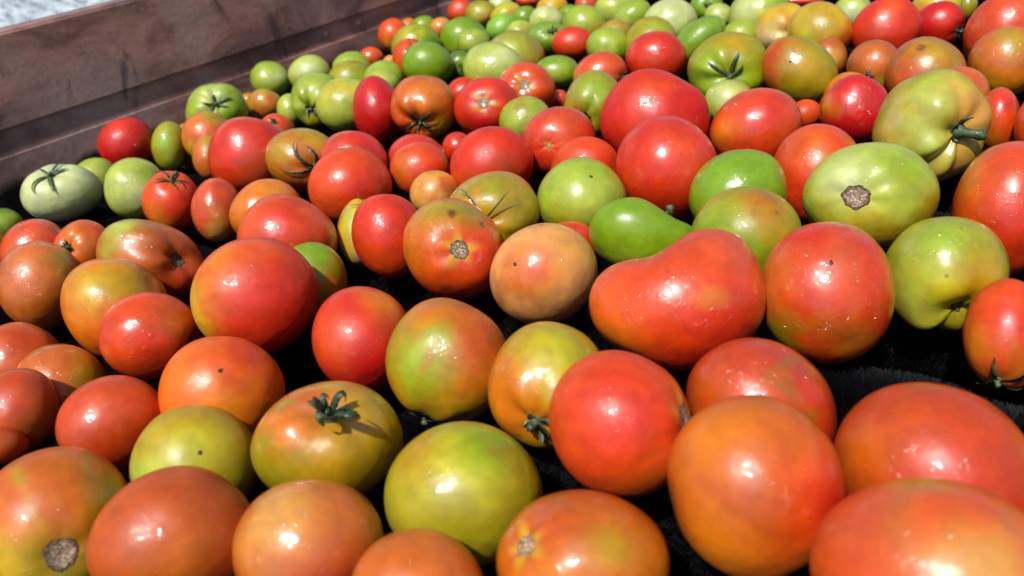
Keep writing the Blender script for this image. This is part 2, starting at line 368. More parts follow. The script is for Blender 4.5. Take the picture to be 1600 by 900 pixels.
# middle rows
T(435, 543, 378, 490, 'dgrn', 'dark green tomato half hidden behind the big yellow-sided red one', P=[(-.2, -.4, .5, 'dgrn'), (.6, .3, .5, 'dorg'), (.2, .8, .5, 'oliv')])
T(370, 528, 302, 410, 'pink', 'smooth pinkish red tomato with an olive right end, above the big yellow-sided one', P=[(.8, .6, .5, 'ogrn'), (-.2, -.5, .5, 'red'), (-.5, .4, .5, 'pink')], S=(10, 1.1))
T(629, 791, 309, 469, 'ored', 'orange and olive tomato with a round tan scar facing the viewer, centre', P=[(-.4, -.75, .55, 'oliv'), (.25, -.75, .5, 'ogrn'), (-.8, .1, .5, 'org'), (.4, .1, .5, 'red'), (0, .6, .5, 'ored'), (.0, -.68, .055, 'choc'), (.55, -.5, .075, 'choc')], pole=(.1, .0), scar=.19, star=1, dim=.09, rib=(5, .012))
T(765, 934, 348, 509, 'blush', 'pale peach tomato with a faint pink star and a dark dot, centre', P=[(-.1, -.1, .45, 'coral'), (-.45, .1, .3, 'peach'), (.5, -.5, .5, 'tan'), (.6, .4, .6, 'blush')], dot=(-.5, -.2))
T(920, 1197, 357, 583, 'ored', 'big heart shaped red tomato with a dipped top and an orange blotch, centre right', P=[(.5, .2, .7, 'red'), (.35, -.15, .17, 'org'), (-.75, .2, .5, 'fire'), (-.72, .5, .4, 'org'), (.2, .8, .5, 'red'), (.5, -.7, .4, 'pink')], S=(-14, 1.1), B=[(-.36, -.92, .30, -.22, .15), (-.36, -.92, .34, -.20, -.35), (-.38, -.72, .20, -.05), (.42, -.90, .50, .15, .1), (-.80, -.50, .34, .07), (-.90, -.15, .45, .10), (-.55, .82, .5, -.12), (.85, .3, .5, .04)], keep=1)
T(1184, 1399, 346, 570, 'red', 'large round pinkish red tomato with water beads, right of the heart shaped one', P=[(0, -.1, .6, 'red'), (-.7, .6, .5, 'ogrn'), (-.8, -.1, .4, 'peach'), (.4, .7, .5, 'brn'), (.3, -.4, .5, 'pink')], dot=(.1, -.42))
T(1374, 1578, 338, 518, 'ogrn', 'yellow green lopsided tomato with a crease at its lower right, near the right edge', P=[(0, -.5, .6, 'grn'), (-.2, .3, .6, 'lgrn'), (.2, .4, .4, 'lemon'), (.6, .1, .5, 'oliv')], pole=(.35, .72), cal=0, scar=.14, scol='dark', dim=.17, rib=(4, .06), B=[(.9, .1, .5, .06), (-.2, .85, .4, .05)])
T(1504, 1645, 435, 608, 'ored', 'red tomato at the right edge with a wilted green calyx underneath', P=[(.1, -.1, .6, 'red'), (-.6, .2, .4, 'org'), (.3, .7, .5, 'dorg')], pole=(-.25, .82), cal=.62, cst='star', dim=.05)
T(1485, 1665, 220, 432, 'ored', 'tall bright red and orange tomato at the right edge above the lopsided green one', P=[(.2, .3, .7, 'red'), (-.7, 0, .45, 'ored'), (-.7, -.5, .4, 'org'), (0, -.7, .4, 'ored')])
T(1253, 1469, 222, 392, 'lgrn', 'flat pale green tomato with a brown corky scar facing the viewer, upper right', P=[(-.35, -.35, .5, 'pgrn'), (.5, -.5, .5, 'grn'), (-.6, .6, .5, 'lemon'), (.3, .7, .5, 'yel'), (.8, .3, .4, 'ogrn')], pole=(-.2, -.0), scar=.24, scol='brown', dim=.08, rib=(6, .012), keep=1)
T(1362, 1551, 107, 292, 'ogrn', 'large pale green ribbed tomato with a thick green stem facing right, upper right', P=[(-.4, .2, .7, 'cream'), (-.1, .3, .6, 'lgrn'), (.1, -.6, .5, 'lgrn'), (.8, -.2, .5, 'tan'), (-.7, .5, .4, 'yel'), (.5, .8, .35, 'tan')], pole=(.62, .12, .76), cal=.42, cst='thick', dim=.17, rib=(6, .055))
T(1078, 1254, 291, 425, 'ogrn', 'green tomato turning brown on top, behind the heart shaped red one', P=[(.3, -.6, .45, 'brn'), (-.5, -.1, .6, 'grn'), (.6, 0, .5, 'oliv'), (0, .6, .5, 'dgrn')])
T(1076, 1231, 233, 348, 'dgrn', 'bright green tomato behind the one turning brown, right of centre', P=[(-.2, -.3, .6, 'dgrn'), (-.5, .4, .4, 'grn'), (.4, 0, .5, 'dgrn')])
T(920, 1096, 308, 430, 'dgrn', 'pear shaped bright green tomato tapering to the right, stub of stem at its shoulder', P=[(-.4, .1, .6, 'dgrn'), (-.3, .6, .5, 'grn')], pole=(.40, -.42, .25), cal=.26, cst='stub', dim=.06, S=(8, 1.12), B=[(-.45, -.5, .6, .20), (.62, -.78, .50, -.36, .1), (.60, -.75, .55, -.34, -.5), (.25, -.95, .3, -.10), (.98, .2, .3, .10)], keep=1, rib=(5, .004))
T(839, 980, 245, 373, 'grn', 'round green tomato with a small dark dot near its top, centre', P=[(0, 0, .7, 'lgrn'), (-.4, .7, .5, 'ogrn')], speck=(.18, -.55))
T(845, 936, 345, 430, 'red', 'red tomato mostly hidden behind the pale peach one', P=[])
T(694, 844, 267, 382, 'oliv', 'olive tomato with a spiky withered calyx, behind the tan scarred one', P=[(0, -.6, .5, 'ogrn'), (.6, .2, .5, 'ogrn'), (-.3, .3, .4, 'org'), (.2, .6, .4, 'yel')], pole=(-.22, .10), cal=.75, cst='spike', dim=.12, rib=(5, .03))
T(549, 666, 303, 436, 'red', 'clean bright red tomato left of the tan scarred one', P=[(.2, .2, .7, 'red'), (-.2, .7, .5, 'ored')], S=(40, 1.05))
T(526, 600, 310, 416, 'yel', 'pale yellow tomato peeping out behind the clean bright red one, stem on top', P=[(-.3, -.3, .5, 'lgrn'), (0, .7, .5, 'cream')], pole=(.3, -.82, .4), cal=.6, cst='spike', dim=.05)
T(481, 613, 230, 341, 'ored', 'wide orange red tomato in front of the olive one with a green star calyx', P=[(.2, .1, .7, 'red'), (-.6, -.1, .5, 'ored'), (-.1, .8, .4, 'rust')], S=(-15, 1.05))
T(414, 542, 200, 302, 'brn', 'brownish olive tomato with a green star calyx facing the viewer, upper left', P=[(-.6, -.3, .6, 'oliv'), (.3, -.7, .5, 'oliv'), (.1, .4, .5, 'peach')], pole=(.25, .22), cal=.72, cst='star', dim=.12, rib=(5, .03))
T(358, 475, 279, 362, 'org', 'orange tomato with a red lower left behind the smooth pinkish one', P=[(.2, -.4, .6, 'tan'), (-.6, .5, .5, 'ored'), (-.4, -.5, .4, 'org')])
T(298, 380, 278, 379, 'pink', 'small pinkish red tomato between the orange one and the small red one with a stem', P=[(0, -.3, .6, 'brick'), (.1, .7, .5, 'tan')])
T(221, 315, 267, 362, 'ored', 'small red tomato with a green stem on top in the gap near the rail', P=[(.2, .3, .6, 'red'), (-.5, .6, .5, 'org'), (.3, .0, .4, 'red')], pole=(.02, -.72, .69), cal=.55, cst='star', dim=.08, stem=1.0)
T(31, 161, 256, 346, 'palest', 'pale green tomato with a dark green calyx on top, near the rail at the left', P=[(0, .2, .8, 'palest'), (.7, .2, .4, 'pgrn')], pole=(-.32, -.66, .68), cal=.6, cst='star', dim=.10, rib=(5, .02))
T(162, 263, 246, 343, 'lgrn', 'squarish light green tomato beside the pale one with a calyx', P=[(0, .3, .6, 'pgrn'), (.5, -.5, .5, 'grn')], B=[(.6, -.2, .4, .05), (-.7, -.5, .4, .05)])
T(112, 188, 246, 300, 'grn', 'green tomato peeping out behind the two pale green ones by the rail', P=[(0, -.4, .5, 'lgrn')])
T(152, 242, 183, 256, 'dred', 'lone deep red round tomato right against the rusty rail', P=[(0, 0, .8, 'dred'), (-.3, -.5, .5, 'red')], CZ=1.05)
T(236, 294, 189, 268, 'ogrn', 'olive green tomato right beside the lone deep red one', P=[(-.3, -.2, .6, 'grn'), (.1, .7, .5, 'lgrn')])
T(270, 312, 193, 265, 'yel', 'narrow view of a yellow tomato wedged between green and pink ones', P=[(0, -.4, .5, 'oliv')])
T(283, 372, 174, 252, 'peach', 'pinkish orange tomato with an olive top, left of the big red one by the rail', P=[(.2, -.85, .5, 'ogrn'), (-.1, .1, .5, 'pink'), (-.5, .7, .4, 'yel')])
T(324, 458, 182, 288, 'red', 'big bright red tomato with a small yellow spot, near the rail', P=[(-.2, -.2, .7, 'red'), (.2, .3, .5, 'pink'), (-.75, .35, .1, 'org')], S=(-12, 1.08))
T(300, 358, 210, 282, 'peach', 'orange tomato with an olive rim tucked left of the big bright red one', P=[(.0, -.8, .5, 'oliv'), (.2, .3, .5, 'dorg')])
T(290, 388, 130, 192, 'grn', 'green tomato with a flat dark star calyx on top, next to the rail', P=[(-.3, .3, .6, 'lgrn'), (-.3, -.5, .4, 'pgrn'), (.4, .1, .5, 'dgrn')], pole=(-.02, -.35), cal=.5, cst='star', dim=.12, rib=(5, .04))
T(387, 442, 138, 186, 'oliv', 'small orange olive tomato in front of the green one by the rail', P=[(.3, -.2, .5, 'org'), (-.2, .5, .4, 'peach')])
T(374, 402, 145, 172, 'org', 'tiny bit of an orange tomato behind the green star-topped one', P=[])
T(391, 455, 95, 150, 'grn', 'round green tomato touching the rail, leftmost of the green row', P=[(-.2, -.2, .6, 'lgrn'), (.5, -.3, .4, 'pgrn')])
T(450, 518, 85, 141, 'lgrn', 'pale green round tomato second in the row along the rail', P=[(-.1, -.3, .7, 'pgrn'), (-.7, .4, .3, 'yel')])
T(453, 538, 112, 202, 'grn', 'ribbed green tomato with a dark clump of stem facing the viewer, upper left', P=[(0, -.3, .6, 'lgrn'), (0, .7, .4, 'ogrn')], pole=(-.28, .32), cal=.4, cst='clump', dim=.16, rib=(5, .06))
T(493, 592, 120, 207, 'lgrn', 'smooth pale green tomato left of the deep red oval one', P=[(-.2, -.4, .6, 'yel'), (0, .2, .7, 'lgrn'), (0, .8, .4, 'grn')])
T(519, 582, 80, 128, 'grn', 'green tomato at the rail behind two other green ones', P=[(-.3, -.2, .6, 'lgrn')])
T(512, 584, 94, 140, 'ogrn', 'dull green tomato in front of the green one at the rail', P=[(-.4, .2, .5, 'lgrn'), (.4, 0, .5, 'grn')])
T(568, 632, 94, 136, 'grn', 'green tomato behind the deep red oval one', P=[(0, -.2, .5, 'grn')])
T(570, 626, 108, 150, 'lgrn', 'pale green crescent of a tomato showing above the deep red oval one', P=[], )
T(550, 630, 118, 226, 'dred', 'deep red oval tomato left of the orange one with a stem facing down', P=[(0, 0, .9, 'dred')], S=(80, 1.1))
T(610, 714, 117, 222, 'dorg', 'orange tomato with its green stem facing the viewer at its lower edge', P=[(-.4, -.2, .5, 'peach'), (.2, -.4, .6, 'org'), (.6, .5, .5, 'oliv'), (-.5, .5, .5, 'ored')], pole=(-.18, .45), cal=.42, cst='star', dim=.18, rib=(5, .05))
T(606, 702, 209, 275, 'red', 'red tomato peeping over the small orange red one, upper centre', P=[(-.5, 0, .5, 'brick')])
T(609, 704, 221, 308, 'ored', 'small orange red tomato with an orange left side, upper centre', P=[(-.6, -.1, .5, 'dorg'), (.4, 0, .5, 'red'), (.2, -.6, .4, 'ored')])
T(640, 718, 266, 328, 'tan', 'pale tan tomato mostly hidden in front of the small orange red one', P=[(.6, -.4, .4, 'peach')])
T(703, 834, 197, 294, 'red', 'smooth red tomato behind the olive one with a spiky calyx', P=[(0, -.2, .6, 'red'), (-.5, .5, .5, 'ored'), (.5, .5, .5, 'brick')])
T(690, 740, 206, 258, 'red', 'sliver of a red tomato left of the smooth red one', P=[])
T(500, 606, 204, 256, 'red', 'flat red tomato behind the wide orange red one', P=[(-.3, -.3, .5, 'brick')], rib=(5, .03))
T(709, 814, 120, 208, 'red', 'red tomato with a small white scar facing the viewer, upper centre', P=[(-.2, .4, .5, 'dred'), (-.5, -.2, .5, 'red'), (.1, .85, .3, 'org')], pole=(-.12, -.18), scar=.2, scol='pale', dim=.08, rib=(5, .014), star=1)
T(771, 869, 97, 156, 'ored', 'flat orange red tomato with a sunken scar on top, upper centre', P=[(-.3, .4, .5, 'red'), (.4, -.4, .5, 'ored')], pole=(-.05, -.28), scar=.2, scol='pale', dim=.12, star=1, rib=(5, .02))
T(780, 864, 150, 216, 'grn', 'small green tomato among red ones, upper centre', P=[(0, 0, .7, 'lgrn'), (-.2, -.6, .4, 'ogrn')])
T(814, 932, 166, 278, 'red', 'pinkish red tomato with a puckered dimple facing the viewer', P=[(0, -.4, .6, 'pink'), (-.5, .5, .5, 'red'), (.5, .3, .5, 'ored')], pole=(-.27, .13), dim=.06, scar=.08, scol='pale', rib=(6, .008))
T(698, 752, 120, 160, 'red', 'red tomato behind the one with a small white scar', P=[])
T(860, 970, 213, 290, 'ored', 'flat orange red tomato behind the round green one, centre', P=[(.2, -.2, .6, 'red'), (-.5, 0, .5, 'ored')])
T(880, 972, 109, 218, 'ogrn', 'green tomato with a dark stem facing down, left of the big lumpy red one', P=[(0, -.4, .6, 'grn'), (-.6, .2, .3, 'peach'), (.1, .7, .5, 'ogrn')], pole=(-.22, .34), cal=.38, cst='clump', dim=.12, rib=(4, .04))
T(937, 1110, 107, 236, 'dred', 'big lumpy deep red tomato with a small yellow blossom hole, upper centre right', P=[(0, -.6, .5, 'ored'), (-.4, 0, .6, 'red'), (.5, -.2, .5, 'dred'), (.1, .3, .6, 'red'), (-.45, .7, .22, 'org')], B=[(.75, -.55, .3, .06), (.5, -.85, .2, -.04), (-.2, -.95, .4, .04)], dot=(-.46, .72))
T(962, 1124, 180, 348, 'red', 'large red tomato with a wet streak, in front of the big lumpy one', P=[(.3, -.4, .4, 'ored'), (-.2, 0, .6, 'red'), (.1, .6, .5, 'red')], S=(50, 1.05))
T(1109, 1254, 137, 250, 'ored', 'orange red tomato with an orange cheek, right of the big lumpy one', P=[(.1, -.4, .6, 'red'), (-.7, .0, .4, 'org'), (-.1, .6, .5, 'red')], S=(-15, 1.1))
T(1204, 1352, 193, 356, 'ored', 'tall orange red tomato behind the flat pale green one', P=[(0, -.4, .5, 'org'), (-.2, .3, .6, 'red'), (.4, -.5, .4, 'ored')])
T(1232, 1284, 155, 202, 'ored', 'small view of a red tomato in the gap above the tall orange red one', P=[])
T(1279, 1392, 116, 226, 'dred', 'glossy deep red tomato with a speck of green stem behind its top, upper right', P=[(-.2, -.4, .5, 'red'), (.1, .3, .5, 'dred'), (-.8, -.2, .35, 'org')], pole=(.28, -.92, -.1), cal=.35, cst='clump', dim=.04)
T(1286, 1366, 112, 182, 'org', 'orange rim of a tomato behind the glossy deep red one', P=[])
T(1189, 1310, 56, 168, 'ogrn', 'oval tomato split red on the left and olive on the right, upper right', P=[(-.65, -.45, .6, 'brick'), (-.8, .1, .5, 'brick'), (.3, .3, .7, 'ogrn'), (.2, -.2, .5, 'oliv')], S=(60, 1.12), speck=(-.2, -.3))
T(1262, 1324, 57, 128, 'brn', 'brown tomato right behind the split red and olive one', P=[(.3, 0, .5, 'tan')])
T(1074, 1204, 49, 153, 'ogrn', 'large green tomato with a dark star calyx facing the viewer, upper right of centre', P=[(.1, -.7, .35, 'oliv'), (-.5, .2, .7, 'grn'), (.5, .2, .6, 'lime'), (0, .5, .6, 'grn')], pole=(.02, .14), cal=.46, cst='star', dim=.14, rib=(6, .04))
T(1100, 1180, 124, 192, 'lgrn', 'pale green tomato tucked below the green one with a star calyx', P=[(0, -.2, .7, 'pgrn'), (.5, -.2, .4, 'tan')])
# far rows
T(977, 1073, 48, 122, 'red', 'smooth red tomato behind the big lumpy deep red one', P=[(0, -.2, .7, 'red'), (-.3, .6, .4, 'ored')])
T(895, 980, 80, 128, 'ored', 'red and orange tomato with a dark bit of calyx at its right end', P=[(-.7, .2, .5, 'org'), (.2, -.3, .5, 'pink')], pole=(.88, .1, .45), cal=.4, cst='clump', dim=.06)
T(916, 986, 42, 92, 'grn', 'small green tomato between two red ones in the far rows', P=[(0, -.1, .7, 'lgrn'), (.6, .1, .4, 'dgrn')])
T(862, 931, 41, 96, 'red', 'small red tomato among green ones in the far rows', P=[(-.1, .2, .6, 'ored')])
T(834, 907, 86, 142, 'dgrn', 'green tomato behind the flat orange red one with a sunken scar', P=[(0, .2, .6, 'grn')])
T(855, 890, 140, 172, 'red', 'red piece of tomato in the gap left of the green one with a dark stem', P=[])
T(723, 822, 65, 124, 'lgrn', 'large light green tomato behind the two scarred red ones', P=[(-.2, .2, .6, 'lgrn'), (.3, -.6, .4, 'pgrn')], S=(20, 1.05))
T(756, 852, 47, 102, 'ogrn', 'grey green tomato with a tan end in the far rows', P=[(-.3, -.3, .6, 'lgrn'), (.7, .4, .45, 'tan')], S=(15, 1.1))
T(698, 742, 79, 126, 'vgrn', 'dark green tomato in the shaded gap behind the bright green egg shaped one', P=[(.2, -.3, .5, 'dgrn')], pole=(.0, .1), cal=.4, cst='clump', dim=.1)
T(628, 709, 64, 130, 'dgrn', 'bright green egg shaped tomato in front of the one with a black calyx', P=[(-.2, .1, .6, 'dgrn'), (.2, .6, .4, 'grn')], S=(75, 1.05))
T(613, 668, 59, 127, 'ored', 'red tomato with a black spidery calyx behind the egg shaped green one', P=[(-.1, .4, .5, 'peach'), (-.3, -.4, .4, 'ored')], pole=(.2, -.55), cal=.55, cst='spike', dim=.08)
T(611, 689, 37, 98, 'ogrn', 'yellow green tomato behind the red one with a black calyx', P=[(0, -.4, .6, 'lemon'), (.5, -.3, .4, 'dgrn')])
T(590, 642, 28, 82, 'fire', 'vivid orange round tomato against the rail in the far rows', P=[(-.2, 0, .6, 'fire'), (-.2, .7, .4, 'yel')])
T(560, 600, 73, 103, 'fire', 'small vivid orange tomato low by the rail', P=[(.3, .4, .5, 'dorg')])
T(596, 624, 86, 118, 'tan', 'small tan tomato between the orange one and the black-calyxed one', P=[])
T(687, 763, 26, 88, 'dgrn', 'deep green shiny tomato in the far rows left of centre', P=[(0, -.3, .6, 'dgrn'), (-.3, .5, .4, 'grn')])
T(715, 767, 43, 90, 'grn', 'light green tomato in front of the deep green shiny one', P=[(0, 0, .7, 'lgrn')], f=1)
T(643, 682, 24, 48, 'dgrn', 'small green tomato at the far end beside the rail', P=[(0, -.2, .5, 'grn')])
T(672, 708, 27, 58, 'tan', 'small tan tomato at the far end beside the deep green one', P=[(0, 0, .6, 'peach')])
T(624, 656, 28, 52, 'org', 'orange bit of tomato beside the vivid orange one', P=[(0, 0, .6, 'dorg')])
T(699, 742, -2, 33, 'ored', 'red tomato at the far end by the rail', P=[(0, .3, .5, 'ored')])
T(727, 777, 0, 40, 'ogrn', 'olive green tomato next to the red one at the far end by the rail', P=[(0, 0, .6, 'lgrn'), (.4, .3, .5, 'tan')])
T(766, 818, 3, 36, 'lemon', 'yellow green tomato in the far rows near the top edge', P=[(.4, -.1, .4, 'tan')])
T(759, 810, 21, 56, 'mint', 'small mint green tomato in the far rows', P=[(0, 0, .7, 'mint')], S=(-20, 1.1))
T(800, 842, 9, 36, 'dgrn', 'small grassy green tomato in the far rows beside the pale one', P=[])
T(827, 882, 9, 39, 'pgrn', 'very pale green flat tomato in the far rows', P=[(-.3, -.2, .5, 'lgrn')], S=(8, 1.1))
T(790, 838, 31, 58, 'lgrn', 'small yellow green tomato below the grassy green one', P=[(0, 0, .6, 'ogrn')])
T(821, 892, 33, 88, 'dgrn', 'dark green tomato with a black calyx on top in the far rows', P=[(-.2, .2, .6, 'dgrn')], pole=(.15, -.42), cal=.5, cst='clump', dim=.1)
T(762, 802, -10, 12, 'pgrn', 'pale green tomato cut by the top edge, first from the rail', P=[])
T(806, 842, -10, 12, 'ored', 'orange red tomato cut by the top edge beside a yellow one', P=[])
T(838, 888, -9, 16, 'yel', 'yellow tomato cut by the top edge', P=[(-.4, 0, .4, 'org')])
T(873, 908, 7, 34, 'dgrn', 'little dark green tomato between yellow and light green ones in the far rows', P=[])
T(879, 947, 7, 50, 'grn', 'green tomato with a creamy right end in the far rows', P=[(-.3, -.3, .5, 'grn'), (.7, .2, .5, 'yel'), (0, -.4, .5, 'lgrn')], S=(10, 1.1))
T(933, 968, 7, 34, 'dgrn', 'small deep green tomato behind the one with a creamy end', P=[])
T(898, 934, -8, 12, 'pink', 'pinkish tomato cut by the top edge among green ones', P=[])
T(928, 992, -14, 22, 'lgrn', 'light green tomato cut by the top edge, above the slanting green one', P=[])
T(956, 1018, -2, 45, 'grn', 'slanting oval green tomato in the far rows right of centre', P=[(0, 0, .6, 'lgrn'), (.3, -.4, .5, 'grn')], S=(-45, 1.15))
T(936, 988, 30, 56, 'oliv', 'small olive yellow tomato behind the green one between two reds', P=[(.3, 0, .4, 'ogrn')])
T(976, 1057, 25, 66, 'ogrn', 'olive green flat tomato right behind the smooth red one', P=[(-.6, .3, .4, 'yel'), (.3, -.2, .6, 'grn')], S=(-8, 1.1))
T(1004, 1090, -3, 48, 'pgrn', 'pale mint tomato in the far rows right of centre', P=[(.1, -.1, .7, 'pgrn'), (.7, .3, .4, 'lgrn')])
T(1049, 1134, 24, 104, 'dgrn', 'long curved green tomato left of the big one with a star calyx', P=[(.3, -.5, .6, 'dgrn'), (-.3, .5, .5, 'grn')], S=(-40, 1.3))
T(1100, 1146, 4, 44, 'lgrn', 'pale green tomato in front of the one with a dark calyx at the top edge', P=[(0, 0, .7, 'pgrn')])
T(1076, 1130, -14, 20, 'dgrn', 'green tomato with a dark calyx cut by the top edge', P=[], pole=(.2, -.1), cal=.5, cst='clump', dim=.1)
T(1137, 1237, -24, 48, 'lgrn', 'large yellow green tomato cut by the top edge right of centre', P=[(0, 0, .6, 'lemon'), (-.4, -.3, .5, 'pgrn'), (.5, -.4, .4, 'grn')])
T(1128, 1188, 29, 66, 'grn', 'green tomato under the large yellow green one at the top edge', P=[(0, 0, .6, 'lgrn')])
T(1177, 1274, 4, 90, 'yel', 'creamy yellow tomato with an orange star at its stem end, upper right', P=[(.25, -.3, .3, 'peach'), (.4, .4, .4, 'lgrn'), (-.5, .2, .6, 'cream')], pole=(.42, .02), dim=.12, rib=(6, .04), star=1)
T(1229, 1332, 2, 98, 'yel', 'olive yellow oval tomato beside the creamy one, upper right', P=[(-.1, 0, .7, 'lemon'), (.8, .1, .4, 'dorg'), (0, -.5, .5, 'oliv')], S=(60, 1.05))
T(1212, 1288, -8, 12, 'red', 'red tomato cut by the top edge behind the creamy yellow one', P=[])
T(1298, 1364, -10, 34, 'lgrn', 'pale green tomato at the top edge behind the large bright red one', P=[(0, 0, .7, 'pgrn')])
T(1328, 1441, -6, 86, 'red', 'large bright red tomato near the top edge, upper right', P=[(0, 0, .8, 'red'), (-.4, .6, .5, 'brick'), (0, -.7, .4, 'ored')])
T(1426, 1508, 1, 66, 'dred', 'deep red tomato with a calyx at its right end near the top edge', P=[(-.5, .1, .5, 'dred'), (.3, -.2, .5, 'red')], pole=(.84, .25, .45), cal=.5, cst='clump', dim=.08)
T(1420, 1504, -22, 14, 'lemon', 'yellow tomato cut by the top edge behind the deep red one', P=[(-.5, 0, .4, 'org')])
T(1504, 1645, -18, 78, 'ored', 'big fiery red tomato cut by the right end of the top edge', P=[(-.2, .1, .7, 'ored'), (.3, .6, .5, 'red')])
T(1494, 1528, -10, 32, 'ogrn', 'sliver of green tomato left of the big fiery red one at the top edge', P=[])
T(1510, 1632, 40, 152, 'dorg', 'smooth orange brown tomato at the right edge below the fiery red one', P=[(-.1, -.1, .6, 'peach'), (.1, -.6, .5, 'oliv'), (.0, .8, .5, 'yel')])
T(1381, 1511, 57, 144, 'brn', 'oval tomato olive above and pink below with a brown blemish, upper right', P=[(.2, -.6, .6, 'oliv'), (-.4, .2, .55, 'pink'), (.7, .2, .5, 'ogrn'), (.1, .0, .08, 'choc')], S=(5, 1.1))
T(1322, 1412, 62, 130, 'brn', 'tan brown tomato below the large bright red one', P=[(0, -.1, .7, 'peach'), (.3, .7, .4, 'lemon')])
T(1450, 1548, 103, 160, 'peach', 'pinkish red tomato behind the large pale green ribbed one', P=[(0, -.4, .6, 'pink')])
T(1524, 1594, 136, 240, 'ored', 'orange red tomato right of the pale green ribbed one', P=[(.2, -.5, .5, 'red'), (-.1, .6, .5, 'dorg')])
T(1584, 1650, 148, 240, 'ored', 'orange tomato cut by the right edge above the tall red and orange one', P=[])
T(402, 462, 177, 208, 'ored', 'flat orange tomato with a dark fleck of stem behind the big bright red one', P=[], pole=(-.15, -.6), cal=.3, cst='clump')
T(432, 476, 146, 200, 'lgrn', 'pale green strip of a tomato left of the ribbed green one', P=[])

# ------------------------------------------------------------------ where they lie
def ray(x, y):
    d = W @ np.array([(x - 800) / F, (y - 450) / F, 1.0]); return d
for t in TOM:
    x0, x1, y0, y1 = t['bb']; w_, h_ = x1 - x0, y1 - y0
    if w_ / h_ > 1.08 and y1 < 880 and not t.get('keep'):
        for q_ in TOM:
            a0, a1, b0, b1 = q_['bb']
            if q_ is not t and b1 > y1 + 4:
                if (((x0 + x1) / 2 - (a0 + a1) / 2) / (a1 - a0) * 2) ** 2 + ((y1 - 3 - (b0 + b1) / 2) / (b1 - b0) * 2) ** 2 < 1:
                    t['nb'] = y0 + w_ / 1.08; break
for t in TOM:
    if 'nb' in t:
        k_ = (t['bb'][3] - t['bb'][1]) / (t['nb'] - t['bb'][1])
        t['bb'] = (t['bb'][0], t['bb'][1], t['bb'][2], t['nb'])
        rem = lambda v: (v + 1) * k_ - 1
        t['P'] = [(p[0] * .97, rem(p[1])) + tuple(p[2:]) for p in t.get('P', [])]
        if t.get('pole') and len(t['pole']) == 2: t['pole'] = (t['pole'][0], rem(t['pole'][1]))
        if 'dot' in t: t['dot'] = (t['dot'][0], rem(t['dot'][1]))
        if 'speck' in t: t['speck'] = (t['speck'][0], rem(t['speck'][1]))
    x0, x1, y0, y1 = t['bb']
    t['cx'], t['cy'] = (x0 + x1) / 2, (y0 + y1) / 2
    t['d'] = ray(t['cx'], t['cy'])
    g = np.linalg.norm(t['d'])
    t['rp'] = .25 * ((x1 - x0) + (y1 - y0)) / 2 / F * 2            # radius per metre of depth
    t['rp'] /= math.sqrt(g)
    z = CAM_H / (-t['d'][2] + t['rp'])
    t['z'] = z; t['zb'] = z; t['f'] = t.get('f', 0)
order = sorted(range(len(TOM)), key=lambda i: TOM[i]['z'] - .05 * TOM[i]['f'])
rank = {i: k for k, i in enumerate(order)}
D = np.array([t['d'] for t in TOM]); RP = np.array([t['rp'] for t in TOM]); ZS = np.array([t['z'] for t in TOM]); ZB = ZS.copy()
RK = np.array([rank[i] for i in range(len(TOM))])
for it in range(300):
    P_ = CAM + D * ZS[:, None]; R_ = RP * ZS
    d = P_[:, None] - P_[None]; dist = np.sqrt((d ** 2).sum(-1)) + np.eye(len(TOM)) * 9
    pen = .94 * (R_[:, None] + R_[None]) - dist
    pen[pen < 0] = 0
    if pen.max() < .0008: break
    front = RK[:, None] < RK[None]
    mv = np.where(front, -pen, pen).clip(-.01, .01)
    ZS = ZS + .22 * mv.sum(1) / np.maximum(1, (pen > 0).sum(1)) + .004 * (ZB - ZS)
    lo, hi = ZB * .80, ZB * 1.09
    ZS = np.clip(ZS, lo, hi)
PEN_LEFT = float(pen.max())

# ------------------------------------------------------------------ the tomato builder
TOPO = {}
def topo(M, S):
    if (M, S) not in TOPO:
        fs = [[i * S + j, (i + 1) * S + j, (i + 1) * S + (j + 1) % S, i * S + (j + 1) % S] for i in range(M - 1) for j in range(S)]
        fs.append([j for j in range(S)]); fs.append([(M - 1) * S + j for j in range(S)][::-1])
        TOPO[(M, S)] = fs
    return TOPO[(M, S)]

def nrm(v): return v / np.linalg.norm(v, axis=-1, keepdims=True)

SCOL = dict(faint=((226, 190, 150), (208, 158, 104)), tan=((228, 208, 172), (140, 108, 72)), pale=((226, 208, 180), (176, 140, 96)), brown=((232, 204, 172), (120, 82, 58)), dark=((150, 130, 94), (74, 58, 40)))

